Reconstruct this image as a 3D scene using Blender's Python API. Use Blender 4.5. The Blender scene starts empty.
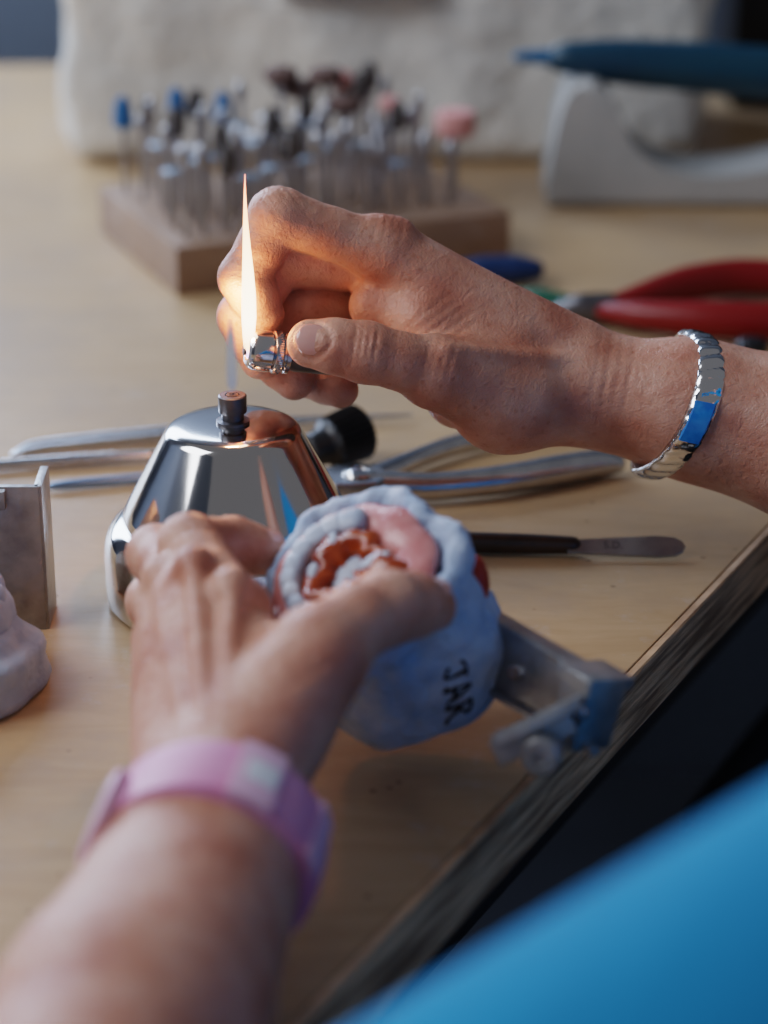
import bpy, bmesh, math, random
import numpy as np
from mathutils import Vector, Matrix
from mathutils import noise as MN
random.seed(7)
S=0.01; TZ=0.75
SP,CP=math.sin(math.radians(22.7)),math.cos(math.radians(22.7))
CH=37.0
# sloped sketch frame (cm): x right, y up the slope, d along the slope ; tilted 22.7 deg against the bench
def K(x,y,d): return Vector((x,CP*d+SP*y,CH-SP*d+CP*y))
def KD(x,y,d): return Vector((x,CP*d+SP*y,-SP*d+CP*y))
def m(p): return Vector((p[0]*S,p[1]*S,p[2]*S+TZ))
COL=bpy.context.scene.collection

# ------------------------------------------------------------ materials
def nt(name):
    ma=bpy.data.materials.new(name); ma.use_nodes=True
    t=ma.node_tree; b=t.nodes["Principled BSDF"]
    return ma,t,b
def MAT(name,col,rough=.5,metal=0,col2=None,ns=60,bump=0,bs=300,st=(1,1,1),coat=0,sss=0,lo=.35,hi=.65,rot=0,spec=.5,r2=None,detail=5,bd=.002):
    ma,t,b=nt(name); N=t.nodes; L=t.links
    b.inputs["Base Color"].default_value=(*col,1); b.inputs["Roughness"].default_value=rough
    b.inputs["Metallic"].default_value=metal; b.inputs["Coat Weight"].default_value=coat
    b.inputs["Specular IOR Level"].default_value=spec
    if sss:
        b.inputs["Subsurface Weight"].default_value=sss
        b.inputs["Subsurface Radius"].default_value=(1,.35,.2); b.inputs["Subsurface Scale"].default_value=.004
    tc=N.new("ShaderNodeTexCoord"); mp=N.new("ShaderNodeMapping")
    mp.inputs["Scale"].default_value=st; mp.inputs["Rotation"].default_value=(0,0,rot)
    L.new(tc.outputs["Object"],mp.inputs["Vector"])
    if col2 or r2 is not None:
        n=N.new("ShaderNodeTexNoise"); n.inputs["Scale"].default_value=ns; n.inputs["Detail"].default_value=detail
        L.new(mp.outputs["Vector"],n.inputs["Vector"])
        if col2:
            r=N.new("ShaderNodeValToRGB"); r.color_ramp.elements[0].position=lo; r.color_ramp.elements[1].position=hi
            r.color_ramp.elements[0].color=(*col,1); r.color_ramp.elements[1].color=(*col2,1)
            L.new(n.outputs["Fac"],r.inputs["Fac"]); L.new(r.outputs["Color"],b.inputs["Base Color"])
        if r2 is not None:
            mr=N.new("ShaderNodeMapRange"); mr.inputs["From Min"].default_value=.3; mr.inputs["From Max"].default_value=.7
            mr.inputs["To Min"].default_value=rough; mr.inputs["To Max"].default_value=r2
            L.new(n.outputs["Fac"],mr.inputs["Value"]); L.new(mr.outputs["Result"],b.inputs["Roughness"])
    if bump:
        n2=N.new("ShaderNodeTexNoise"); n2.inputs["Scale"].default_value=bs; n2.inputs["Detail"].default_value=6
        L.new(mp.outputs["Vector"],n2.inputs["Vector"])
        bp=N.new("ShaderNodeBump"); bp.inputs["Strength"].default_value=bump; bp.inputs["Distance"].default_value=bd
        L.new(n2.outputs["Fac"],bp.inputs["Height"]); L.new(bp.outputs["Normal"],b.inputs["Normal"])
    return ma

def wood_mat(name,c1,c2,c3,rot,rough=.42,stretch=.12):
    ma,t,b=nt(name); N=t.nodes; L=t.links
    tc=N.new("ShaderNodeTexCoord"); mp=N.new("ShaderNodeMapping"); mp.inputs["Rotation"].default_value=(0,0,rot)
    mp.inputs["Scale"].default_value=(stretch,1,1); L.new(tc.outputs["Object"],mp.inputs["Vector"])
    n=N.new("ShaderNodeTexNoise"); n.inputs["Scale"].default_value=70; n.inputs["Detail"].default_value=9; n.inputs["Roughness"].default_value=.65; n.inputs["Distortion"].default_value=1.2
    L.new(mp.outputs["Vector"],n.inputs["Vector"])
    r=N.new("ShaderNodeValToRGB"); r.color_ramp.elements[0].position=.3; r.color_ramp.elements[1].position=.72
    r.color_ramp.elements[0].color=(*c1,1); r.color_ramp.elements[1].color=(*c2,1); L.new(n.outputs["Fac"],r.inputs["Fac"])
    s=N.new("ShaderNodeTexNoise"); s.inputs["Scale"].default_value=9; s.inputs["Detail"].default_value=10; s.inputs["Roughness"].default_value=.7
    L.new(tc.outputs["Object"],s.inputs["Vector"])
    sr=N.new("ShaderNodeValToRGB"); sr.color_ramp.elements[0].position=.45; sr.color_ramp.elements[1].position=.68
    sr.color_ramp.elements[0].color=(0,0,0,1); sr.color_ramp.elements[1].color=(.85,.85,.85,1); L.new(s.outputs["Fac"],sr.inputs["Fac"])
    mx=N.new("ShaderNodeMix"); mx.data_type='RGBA'; L.new(sr.outputs["Color"],mx.inputs[0]); L.new(r.outputs["Color"],mx.inputs[6]); mx.inputs[7].default_value=(*c3,1)
    v=N.new("ShaderNodeTexVoronoi"); v.inputs["Scale"].default_value=55; L.new(tc.outputs["Object"],v.inputs["Vector"])
    vr=N.new("ShaderNodeValToRGB"); vr.color_ramp.elements[0].position=.04; vr.color_ramp.elements[1].position=.08
    vr.color_ramp.elements[0].color=(.5,.45,.4,1); vr.color_ramp.elements[1].color=(1,1,1,1); L.new(v.outputs["Distance"],vr.inputs["Fac"])
    mu=N.new("ShaderNodeMix"); mu.data_type='RGBA'; mu.blend_type='MULTIPLY'; mu.inputs[0].default_value=.8
    L.new(mx.outputs[2],mu.inputs[6]); L.new(vr.outputs["Color"],mu.inputs[7])
    # pale plaster dust
    d=N.new("ShaderNodeTexNoise"); d.inputs["Scale"].default_value=26; d.inputs["Detail"].default_value=12; d.inputs["Roughness"].default_value=.75; L.new(tc.outputs["Object"],d.inputs["Vector"])
    dr=N.new("ShaderNodeValToRGB"); dr.color_ramp.elements[0].position=.58; dr.color_ramp.elements[1].position=.74
    dr.color_ramp.elements[0].color=(0,0,0,1); dr.color_ramp.elements[1].color=(.55,.55,.55,1); L.new(d.outputs["Fac"],dr.inputs["Fac"])
    m3=N.new("ShaderNodeMix"); m3.data_type='RGBA'; L.new(dr.outputs["Color"],m3.inputs[0]); L.new(mu.outputs[2],m3.inputs[6]); m3.inputs[7].default_value=(.58,.54,.50,1)
    L.new(m3.outputs[2],b.inputs["Base Color"])
    b.inputs["Roughness"].default_value=rough
    bp=N.new("ShaderNodeBump"); bp.inputs["Strength"].default_value=.15; bp.inputs["Distance"].default_value=.001
    L.new(n.outputs["Fac"],bp.inputs["Height"]); L.new(bp.outputs["Normal"],b.inputs["Normal"])
    return ma

def skin_mat(name,ca,cb,cc):
    ma,t,b=nt(name); N=t.nodes; L=t.links
    tc=N.new("ShaderNodeTexCoord")
    n=N.new("ShaderNodeTexNoise"); n.inputs["Scale"].default_value=55; n.inputs["Detail"].default_value=6; L.new(tc.outputs["Object"],n.inputs["Vector"])
    r=N.new("ShaderNodeValToRGB"); e=r.color_ramp.elements; e[0].position=.34; e[1].position=.68
    e[0].color=(*ca,1); e[1].color=(*cc,1); k=e.new(.5); k.color=(*cb,1); L.new(n.outputs["Fac"],r.inputs["Fac"])
    fr=N.new("ShaderNodeTexVoronoi"); fr.inputs["Scale"].default_value=260; L.new(tc.outputs["Object"],fr.inputs["Vector"])
    fr2=N.new("ShaderNodeValToRGB"); fr2.color_ramp.elements[0].position=.12; fr2.color_ramp.elements[1].position=.28
    fr2.color_ramp.elements[0].color=(.76,.58,.48,1); fr2.color_ramp.elements[1].color=(1,1,1,1); L.new(fr.outputs["Distance"],fr2.inputs["Fac"])
    mu=N.new("ShaderNodeMix"); mu.data_type='RGBA'; mu.blend_type='MULTIPLY'; mu.inputs[0].default_value=.45
    L.new(r.outputs["Color"],mu.inputs[6]); L.new(fr2.outputs["Color"],mu.inputs[7]); L.new(mu.outputs[2],b.inputs["Base Color"])
    b.inputs["Roughness"].default_value=.43
    b.inputs["Subsurface Weight"].default_value=.16; b.inputs["Subsurface Radius"].default_value=(1,.3,.15); b.inputs["Subsurface Scale"].default_value=.003
    v=N.new("ShaderNodeTexVoronoi"); v.feature='DISTANCE_TO_EDGE'; v.inputs["Scale"].default_value=760; L.new(tc.outputs["Object"],v.inputs["Vector"])
    w=N.new("ShaderNodeTexNoise"); w.inputs["Scale"].default_value=210; w.inputs["Detail"].default_value=7; w.inputs["Roughness"].default_value=.58; w.inputs["Distortion"].default_value=1.2; L.new(tc.outputs["Object"],w.inputs["Vector"])
    b1=N.new("ShaderNodeBump"); b1.inputs["Strength"].default_value=.35; b1.inputs["Distance"].default_value=.0005; L.new(v.outputs["Distance"],b1.inputs["Height"])
    b2=N.new("ShaderNodeBump"); b2.inputs["Strength"].default_value=.42; b2.inputs["Distance"].default_value=.0016
    L.new(w.outputs["Fac"],b2.inputs["Height"]); L.new(b1.outputs["Normal"],b2.inputs["Normal"]); L.new(b2.outputs["Normal"],b.inputs["Normal"])
    return ma

def flame_mat(name,stops,strength,edge=.55):
    ma=bpy.data.materials.new(name); ma.use_nodes=True; t=ma.node_tree; N=t.nodes; L=t.links
    N.clear(); out=N.new("ShaderNodeOutputMaterial"); em=N.new("ShaderNodeEmission"); tr=N.new("ShaderNodeBsdfTransparent"); mx=N.new("ShaderNodeMixShader")
    tc=N.new("ShaderNodeTexCoord"); sx=N.new("ShaderNodeSeparateXYZ"); L.new(tc.outputs["Generated"],sx.inputs[0])
    r=N.new("ShaderNodeValToRGB"); e=r.color_ramp.elements
    e[0].position=stops[0][0]; e[0].color=(*stops[0][1],1); e[1].position=stops[-1][0]; e[1].color=(*stops[-1][1],1)
    for p,c in stops[1:-1]:
        k=e.new(p); k.color=(*c,1)
    L.new(sx.outputs["Z"],r.inputs["Fac"]); L.new(r.outputs["Color"],em.inputs["Color"]); em.inputs["Strength"].default_value=strength
    lw=N.new("ShaderNodeLayerWeight"); lw.inputs["Blend"].default_value=edge
    L.new(lw.outputs["Facing"],mx.inputs[0]); L.new(em.outputs[0],mx.inputs[1]); L.new(tr.outputs[0],mx.inputs[2]); L.new(mx.outputs[0],out.inputs[0])
    return ma

WOOD=wood_mat("birch_plywood",(.48,.31,.165),(.58,.40,.23),(.40,.29,.20),math.radians(35),.37,.25)
EDGE=MAT("plywood_edge",(.26,.15,.085),.65,0,(.72,.48,.29),60,.5,200,st=(.4,.4,7),bd=.003,lo=.36,hi=.62)
BLOCKW=wood_mat("block_wood",(.26,.16,.10),(.36,.23,.15),(.24,.16,.12),math.radians(-60),.55)
STEEL=MAT("polished_steel",(.66,.64,.62),.08,1,None,r2=.14,ns=30)
STEELB=MAT("brushed_steel",(.62,.62,.63),.22,1,(.50,.50,.52),120,.02,400)
BLADE=MAT("satin_blade_steel",(.38,.38,.37),.40,.7,(.30,.30,.30),120)
ENGR=MAT("worn_engraving",(.12,.12,.12),.6,.3)
CASTM=MAT("worn_cast_aluminium",(.46,.46,.46),.36,.75,(.26,.26,.265),70,.18,300,lo=.40,hi=.70)
DARKM=MAT("dark_steel",(.12,.12,.13),.35,.9,(.2,.2,.22),90,.05,300)
CHROME=MAT("chrome",(.74,.74,.74),.14,1)
BLACKP=MAT("black_plastic",(.010,.010,.012),.38,0,(.016,.016,.018),100,.1,400)
PLAST=MAT("blue_white_plaster",(.34,.46,.66),.88,0,(.60,.68,.82),55,.9,150,sss=.03,bd=.004)
PLASTW=MAT("pale_plaster",(.34,.43,.60),.85,0,(.50,.58,.72),60,.6,120,bd=.003)
ROUGHW=MAT("rough_white_casing",(.60,.59,.56),.9,0,(.75,.73,.68),22,.8,60,bd=.007)
GUM=MAT("pink_wax",(.50,.14,.13),.25,0,(.66,.30,.28),70,.4,200,sss=.1,coat=.3)
WAX=MAT("orange_brown_wax",(.26,.035,.008),.2,0,(.50,.10,.02),90,.3,250,coat=.4)
TEETH=MAT("plaster_teeth",(.40,.47,.60),.5,0,(.62,.66,.74),120,.3,300)
REDW=MAT("red_wax",(.40,.03,.015),.4)
INK=MAT("marker_ink",(.012,.012,.018),.7)
PINK=MAT("pink_rubber",(.66,.25,.42),.5,0,(.73,.35,.52),50,.05,200)
PINKL=MAT("pale_pink_rubber",(.74,.42,.57),.45,0,(.78,.52,.64),50)
WHITEB=MAT("white_plastic",(.75,.76,.80),.4)
BLUEE=MAT("blue_enamel",(.01,.18,.60),.25,0,(.04,.30,.74),200,coat=.4)
SHIRT=MAT("blue_cotton",(.0,.19,.44),.85,0,(.0,.23,.52),12,.5,25)
REDP=MAT("red_rubber_grip",(.22,.006,.005),.38)
GREENP=MAT("green_plastic",(.01,.11,.07),.4)
NAVYP=MAT("navy_plastic",(.008,.03,.10),.35)
TEAL=MAT("dark_teal_plastic",(.006,.045,.085),.35,0,(.008,.06,.10),30)
TEALL=MAT("blue_plastic",(.015,.12,.26),.4)
STANDW=MAT("grey_white_plastic",(.36,.37,.37),.5,0,(.44,.44,.43),20)
BLUEST=MAT("blue_grinding_stone",(.012,.10,.28),.75,0,(.02,.15,.36),200,.5,500)
PINKST=MAT("pink_grinding_stone",(.62,.26,.24),.75,0,(.70,.36,.33),200,.5,500)
DARKST=MAT("dark_abrasive",(.05,.045,.045),.8,0,(.12,.10,.09),200,.8,500)
BRIST=MAT("brown_bristle",(.10,.06,.05),.85,0,(.18,.11,.09),260,.9,600)
GREYST=MAT("grey_metal_disc",(.24,.30,.38),.35,.8,(.36,.43,.50),200)
SHAFTM=MAT("bur_shank_steel",(.40,.40,.42),.3,1)
WALL=MAT("blue_grey_paint",(.30,.37,.48),.9,0,(.34,.41,.52),4)
FLOORM=MAT("dark_floor",(.018,.020,.026),.7,0,(.03,.032,.04),6)
CABM=MAT("black_cabinet_paint",(.012,.015,.022),.5,0,(.02,.024,.034),30,.15,300)
SKINF=skin_mat("skin",(.47,.185,.12),(.57,.27,.185),(.64,.355,.26))
NAIL=MAT("fingernail",(.72,.37,.31),.2,0,(.78,.45,.38),80,coat=.6,sss=.1)

# ------------------------------------------------------------ mesh tools
class G:
    def __init__(s): s.v=[];s.f=[];s.mi=[]
    def add(s,vf,mi=0):
        o=len(s.v); s.v+= [Vector(p) for p in vf[0]]; s.f+=[tuple(i+o for i in f) for f in vf[1]]; s.mi+=[mi]*len(vf[1]); return s
def obj(name,g,mats,parent=None,origin=None,label=None,cat=None,ang=40,recalc=True):
    if not isinstance(g,G): gg=G(); gg.add(g); g=gg
    if not isinstance(mats,(list,tuple)): mats=[mats]
    o0=Vector(origin) if origin is not None else (Vector(parent["o"]) if parent is not None else Vector((0,0,0)))
    me=bpy.data.meshes.new(name); me.from_pydata([(p-o0)*S for p in g.v],[],g.f)
    for x in mats: me.materials.append(x)
    me.polygons.foreach_set("material_index",g.mi); me.polygons.foreach_set("use_smooth",[True]*len(g.f))
    if recalc:
        bm=bmesh.new(); bm.from_mesh(me); bmesh.ops.recalc_face_normals(bm,faces=bm.faces); bm.to_mesh(me); bm.free()
    me.update()
    if ang: me.set_sharp_from_angle(angle=math.radians(ang))
    ob=bpy.data.objects.new(name,me); COL.objects.link(ob)
    ob["o"]=tuple(o0)
    if parent is not None:
        ob.parent=parent; ob.location=(o0-Vector(parent["o"]))*S
    else: ob.location=m(o0)
    if label: ob["label"]=label
    if cat: ob["category"]=cat
    return ob
def thing(name,origin,label,cat,group=None):
    e=bpy.data.objects.new(name,None); e.empty_display_size=.01; COL.objects.link(e); e.location=m(origin)
    e["o"]=tuple(origin); e["label"]=label; e["category"]=cat
    if group: e["group"]=group
    return e
def tup(r): return (r,r) if not isinstance(r,(tuple,list)) else tuple(r)
def tube(pts,rads,n=16,ends=True,xh=None,closed=False):
    pts=[Vector(p) for p in pts]; R=[tup(r) for r in rads]
    if closed: ends=False
    if ends:
        a=(pts[0]-pts[1]).normalized(); b=(pts[-1]-pts[-2]).normalized(); r0=R[0];r1=R[-1]
        pre=[];prr=[]
        for q in (85,60,30):
            c=math.cos(math.radians(q)); s_=math.sin(math.radians(q)); pre.append(pts[0]+a*min(r0)*s_); prr.append((r0[0]*c,r0[1]*c))
        post=[];por=[]
        for q in (30,60,85):
            c=math.cos(math.radians(q)); s_=math.sin(math.radians(q)); post.append(pts[-1]+b*min(r1)*s_); por.append((r1[0]*c,r1[1]*c))
        pts=pre+pts+post; R=prr+R+por
    V=[];F=[]; t=(pts[1]-pts[0]).normalized(); N_=len(pts)
    x=Vector(xh) if xh is not None else (Vector((0,0,1)) if abs(t.z)<.9 else Vector((1,0,0)))
    for i,p in enumerate(pts):
        if closed: t=pts[(i+1)%N_]-pts[i-1]
        elif i==0: t=(pts[1]-pts[0])
        elif i==N_-1: t=pts[-1]-pts[-2]
        else: t=(pts[i+1]-pts[i]).normalized()+(pts[i]-pts[i-1]).normalized()
        if closed: x=Vector(xh)
        t.normalize(); x=(x-t*x.dot(t)).normalized(); y=t.cross(x)
        for j in range(n):
            a=2*math.pi*j/n; V.append(p+x*(math.cos(a)*R[i][0])+y*(math.sin(a)*R[i][1]))
    for i in range(N_ if closed else N_-1):
        k=(i+1)%N_
        for j in range(n): F.append((i*n+j,i*n+(j+1)%n,k*n+(j+1)%n,k*n+j))
    if not closed:
        F.append(tuple(range(n))[::-1]); F.append(tuple((N_-1)*n+j for j in range(n)))
    return V,F
def smoothpts(pts,n=6):
    pts=[Vector(p) for p in pts]; P=[pts[0]]+pts+[pts[-1]]; out=[]
    for i in range(1,len(P)-2):
        for k in range(n):
            t=k/n; a,b,c,d=P[i-1],P[i],P[i+1],P[i+2]
            out.append(.5*((2*b)+(-a+c)*t+(2*a-5*b+4*c-d)*t*t+(-a+3*b-3*c+d)*t**3))
    out.append(pts[-1]); return out
def interp(vals,n=6):
    vals=[tup(v) for v in vals]; out=[]
    for i in range(len(vals)-1):
        for k in range(n): out.append(tuple(vals[i][q]+(vals[i+1][q]-vals[i][q])*k/n for q in (0,1)))
    out.append(vals[-1]); return out
def stube(pts,rads,n=16,sub=6): return tube(smoothpts(pts,sub),interp(rads,sub),n)
def frame(o,z,xh=(1,0,0)):
    z=Vector(z).normalized(); x=Vector(xh); x=(x-z*x.dot(z)).normalized(); y=z.cross(x)
    return Matrix((( x.x,y.x,z.x,o[0]),(x.y,y.y,z.y,o[1]),(x.z,y.z,z.z,o[2]),(0,0,0,1)))
def lathe(prof,M=None,n=64,knurl=None,ka=.045):
    V=[];F=[]
    for i,(r,h) in enumerate(prof):
        for j in range(n):
            a=2*math.pi*j/n; rr=r
            if knurl and i in knurl: rr=r*(1+(ka if j%2 else -ka*.5))
            p=Vector((rr*math.cos(a),rr*math.sin(a),h)); V.append(M@p if M else p)
    for i in range(len(prof)-1):
        for j in range(n): F.append((i*n+j,i*n+(j+1)%n,(i+1)*n+(j+1)%n,(i+1)*n+j))
    F.append(tuple(range(n))[::-1]); F.append(tuple((len(prof)-1)*n+j for j in range(n)))
    return V,F
def bmout(bm,M):
    bm.verts.index_update(); V=[(M@v.co if M else v.co.copy()) for v in bm.verts]; F=[tuple(v.index for v in f.verts) for f in bm.faces]; bm.free(); return V,F
def box(size,M=None,bev=.1,seg=2):
    bm=bmesh.new(); bmesh.ops.create_cube(bm,size=1)
    for v in bm.verts: v.co=Vector((v.co.x*size[0],v.co.y*size[1],v.co.z*size[2]))
    if bev: bmesh.ops.bevel(bm,geom=list(bm.edges),offset=bev,segments=seg,affect='EDGES',profile=.6)
    return bmout(bm,M)
def prism(poly,z0,z1,M=None,bev=.1,seg=2):
    bm=bmesh.new(); a=[bm.verts.new((p[0],p[1],z0)) for p in poly]; b=[bm.verts.new((p[0],p[1],z1)) for p in poly]; n=len(poly)
    bm.faces.new(a[::-1]); bm.faces.new(b)
    for i in range(n): bm.faces.new((a[i],a[(i+1)%n],b[(i+1)%n],b[i]))
    if bev:
        es=[e for e in bm.edges if abs(e.verts[0].co.z-e.verts[1].co.z)<1e-6]
        bmesh.ops.bevel(bm,geom=es,offset=bev,segments=seg,affect='EDGES',profile=.6)
    return bmout(bm,M)
def ell(c,r,M=None,n=20,k=12,wob=0,pw=1):
    V=[];F=[]; sg=lambda q:(abs(q)**pw)*(1 if q>=0 else -1)
    for i in range(k+1):
        a=math.pi*i/k
        for j in range(n):
            b=2*math.pi*j/n; w=1+wob*random.uniform(-1,1)
            p=Vector((sg(math.sin(a))*sg(math.cos(b))*r[0]*w,sg(math.sin(a))*sg(math.sin(b))*r[1]*w,sg(math.cos(a))*r[2]*w))+Vector(c)
            V.append(M@p if M else p)
    for i in range(k):
        for j in range(n): F.append((i*n+j,(i+1)*n+j,(i+1)*n+(j+1)%n,i*n+(j+1)%n))
    return V,F
def T(x,y,z=0,rz=0): return Matrix.Translation((x,y,z))@Matrix.Rotation(rz,4,'Z')

# ------------------------------------------------------------ implicit surface tools
class Field:
    def __init__(s,lo,hi,h):
        s.lo=np.array(lo,np.float32); s.h=h
        s.ax=[np.arange(lo[i],hi[i]+h,h,dtype=np.float32) for i in range(3)]
        s.shape=tuple(len(a) for a in s.ax)
    def sub(s,lo,hi):
        r=[]
        for i in range(3):
            a=max(0,int((lo[i]-s.lo[i])/s.h)); b=min(s.shape[i],int((hi[i]-s.lo[i])/s.h)+2); r.append(slice(a,max(a,b)))
        return tuple(r)
    def P(s,sl): return s.ax[0][sl[0]][:,None,None],s.ax[1][sl[1]][None,:,None],s.ax[2][sl[2]][None,None,:]
    def empty(s): return np.full(s.shape,6.0,np.float32)
    def cap(s,A,a,b,ra,rb,k=.2,mg=1.6):
        r=max(ra,rb)+mg; lo=[min(a[i],b[i])-r for i in range(3)]; hi=[max(a[i],b[i])+r for i in range(3)]
        sl=s.sub(lo,hi); X,Y,Z=s.P(sl)
        if 0 in (X.size,Y.size,Z.size): return
        d=[b[i]-a[i] for i in range(3)]; L=sum(q*q for q in d)+1e-9
        px,py,pz=X-a[0],Y-a[1],Z-a[2]
        t=np.clip((px*d[0]+py*d[1]+pz*d[2])/L,0,1)
        dd=np.sqrt((px-t*d[0])**2+(py-t*d[1])**2+(pz-t*d[2])**2)-(ra+(rb-ra)*t)
        A[sl]=smin(A[sl],dd.astype(np.float32),k)
    def chain(s,pts,rads,k=.2,A=None):
        A=s.empty() if A is None else A
        for i in range(len(pts)-1): s.cap(A,pts[i],pts[i+1],rads[i],rads[i+1],k)
        return A
    def crease(s,A,c,n,amp,w,R):
        n=Vector(n).normalized(); sl=s.sub([c[i]-2.2*R for i in range(3)],[c[i]+2.2*R for i in range(3)]); X,Y,Z=s.P(sl)
        px,py,pz=X-c[0],Y-c[1],Z-c[2]; q=px*n[0]+py*n[1]+pz*n[2]
        A[sl]+= (amp*np.exp(-(q/w)**2)*np.exp(-(px*px+py*py+pz*pz)/(R*R))).astype(np.float32)
    def rim(s,A,c,ax,nn,ra,rb,amp,w):
        ax=Vector(ax).normalized(); nn=Vector(nn); nn=(nn-ax*nn.dot(ax)).normalized(); sd=ax.cross(nn)
        sl=s.sub([c[i]-1.6 for i in range(3)],[c[i]+1.6 for i in range(3)]); X,Y,Z=s.P(sl)
        px,py,pz=X-c[0],Y-c[1],Z-c[2]
        u=(px*ax[0]+py*ax[1]+pz*ax[2])/ra; v=(px*sd[0]+py*sd[1]+pz*sd[2])/rb; h=px*nn[0]+py*nn[1]+pz*nn[2]
        q=(np.sqrt(u*u+v*v)-1)*min(ra,rb)
        A[sl]+=(amp*np.exp(-(q/w)**2)*(h>-.7)).astype(np.float32)
def smin(a,b,k):
    h=np.maximum(k-np.abs(a-b),0)/k
    return np.minimum(a,b)-h*h*k*.25
def nets(F,A):
    neg=A<0; sx,sy,sz=A.shape
    c=np.zeros((sx-1,sy-1,sz-1),np.uint8)
    for i in (0,1):
        for j in (0,1):
            for k in (0,1): c+=neg[i:sx-1+i,j:sy-1+j,k:sz-1+k]
    I=np.argwhere((c>0)&(c<8)); n=len(I)
    off=[(i,j,k) for i in (0,1) for j in (0,1) for k in (0,1)]
    val=[A[I[:,0]+o[0],I[:,1]+o[1],I[:,2]+o[2]] for o in off]
    acc=np.zeros((n,3));cnt=np.zeros(n)
    for a in range(8):
        for b in range(a+1,8):
            if sum(abs(off[a][q]-off[b][q]) for q in range(3))!=1: continue
            mk=(val[a]<0)!=(val[b]<0); dv=val[a]-val[b]; dv=np.where(np.abs(dv)<1e-9,1,dv); t=np.where(mk,val[a]/dv,0)
            pa=np.array(off[a]);pb=np.array(off[b])
            acc+= np.where(mk[:,None],pa+t[:,None]*(pb-pa),0); cnt+=mk
    V=(I+acc/cnt[:,None])*F.h+F.lo
    idx=np.full(c.shape,-1,np.int64); idx[I[:,0],I[:,1],I[:,2]]=np.arange(n)
    Q=[]
    for ax in range(3):
        s0=[slice(None)]*3; s1=[slice(None)]*3; s0[ax]=slice(0,-1); s1[ax]=slice(1,None)
        a=neg[tuple(s0)];b=neg[tuple(s1)]; E=np.argwhere(a!=b)
        u,v=[(1,2),(2,0),(0,1)][ax]
        E=E[(E[:,u]>0)&(E[:,v]>0)&(E[:,u]<A.shape[u]-1)&(E[:,v]<A.shape[v]-1)]
        inside=neg[E[:,0],E[:,1],E[:,2]]
        def g(du,dv):
            e=E.copy(); e[:,u]+=du; e[:,v]+=dv; return idx[e[:,0],e[:,1],e[:,2]]
        q=np.stack([g(-1,-1),g(0,-1),g(0,0),g(-1,0)],1)
        q[~inside]=q[~inside][:,::-1]; Q.append(q)
    Q=np.concatenate(Q)
    for _ in range(2):
        s_=np.zeros_like(V); k=np.zeros(len(V))
        for a,b in ((0,1),(1,2),(2,3),(3,0)):
            np.add.at(s_,Q[:,a],V[Q[:,b]]); np.add.at(s_,Q[:,b],V[Q[:,a]]); np.add.at(k,Q[:,a],1); np.add.at(k,Q[:,b],1)
        V=V*.6+.4*s_/np.maximum(k,1)[:,None]
    return V,Q

def finger_pts(mcp,pip,dip,tip,r):
    mcp,pip,dip,tip=[Vector(p) for p in (mcp,pip,dip,tip)]
    return [mcp,(mcp+pip)/2,pip,(pip+dip)/2,dip,(dip+tip)/2,tip],[r*1.16,r*.97,r*1.10,r*.92,r*.98,r*.92,r*.80]

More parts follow.
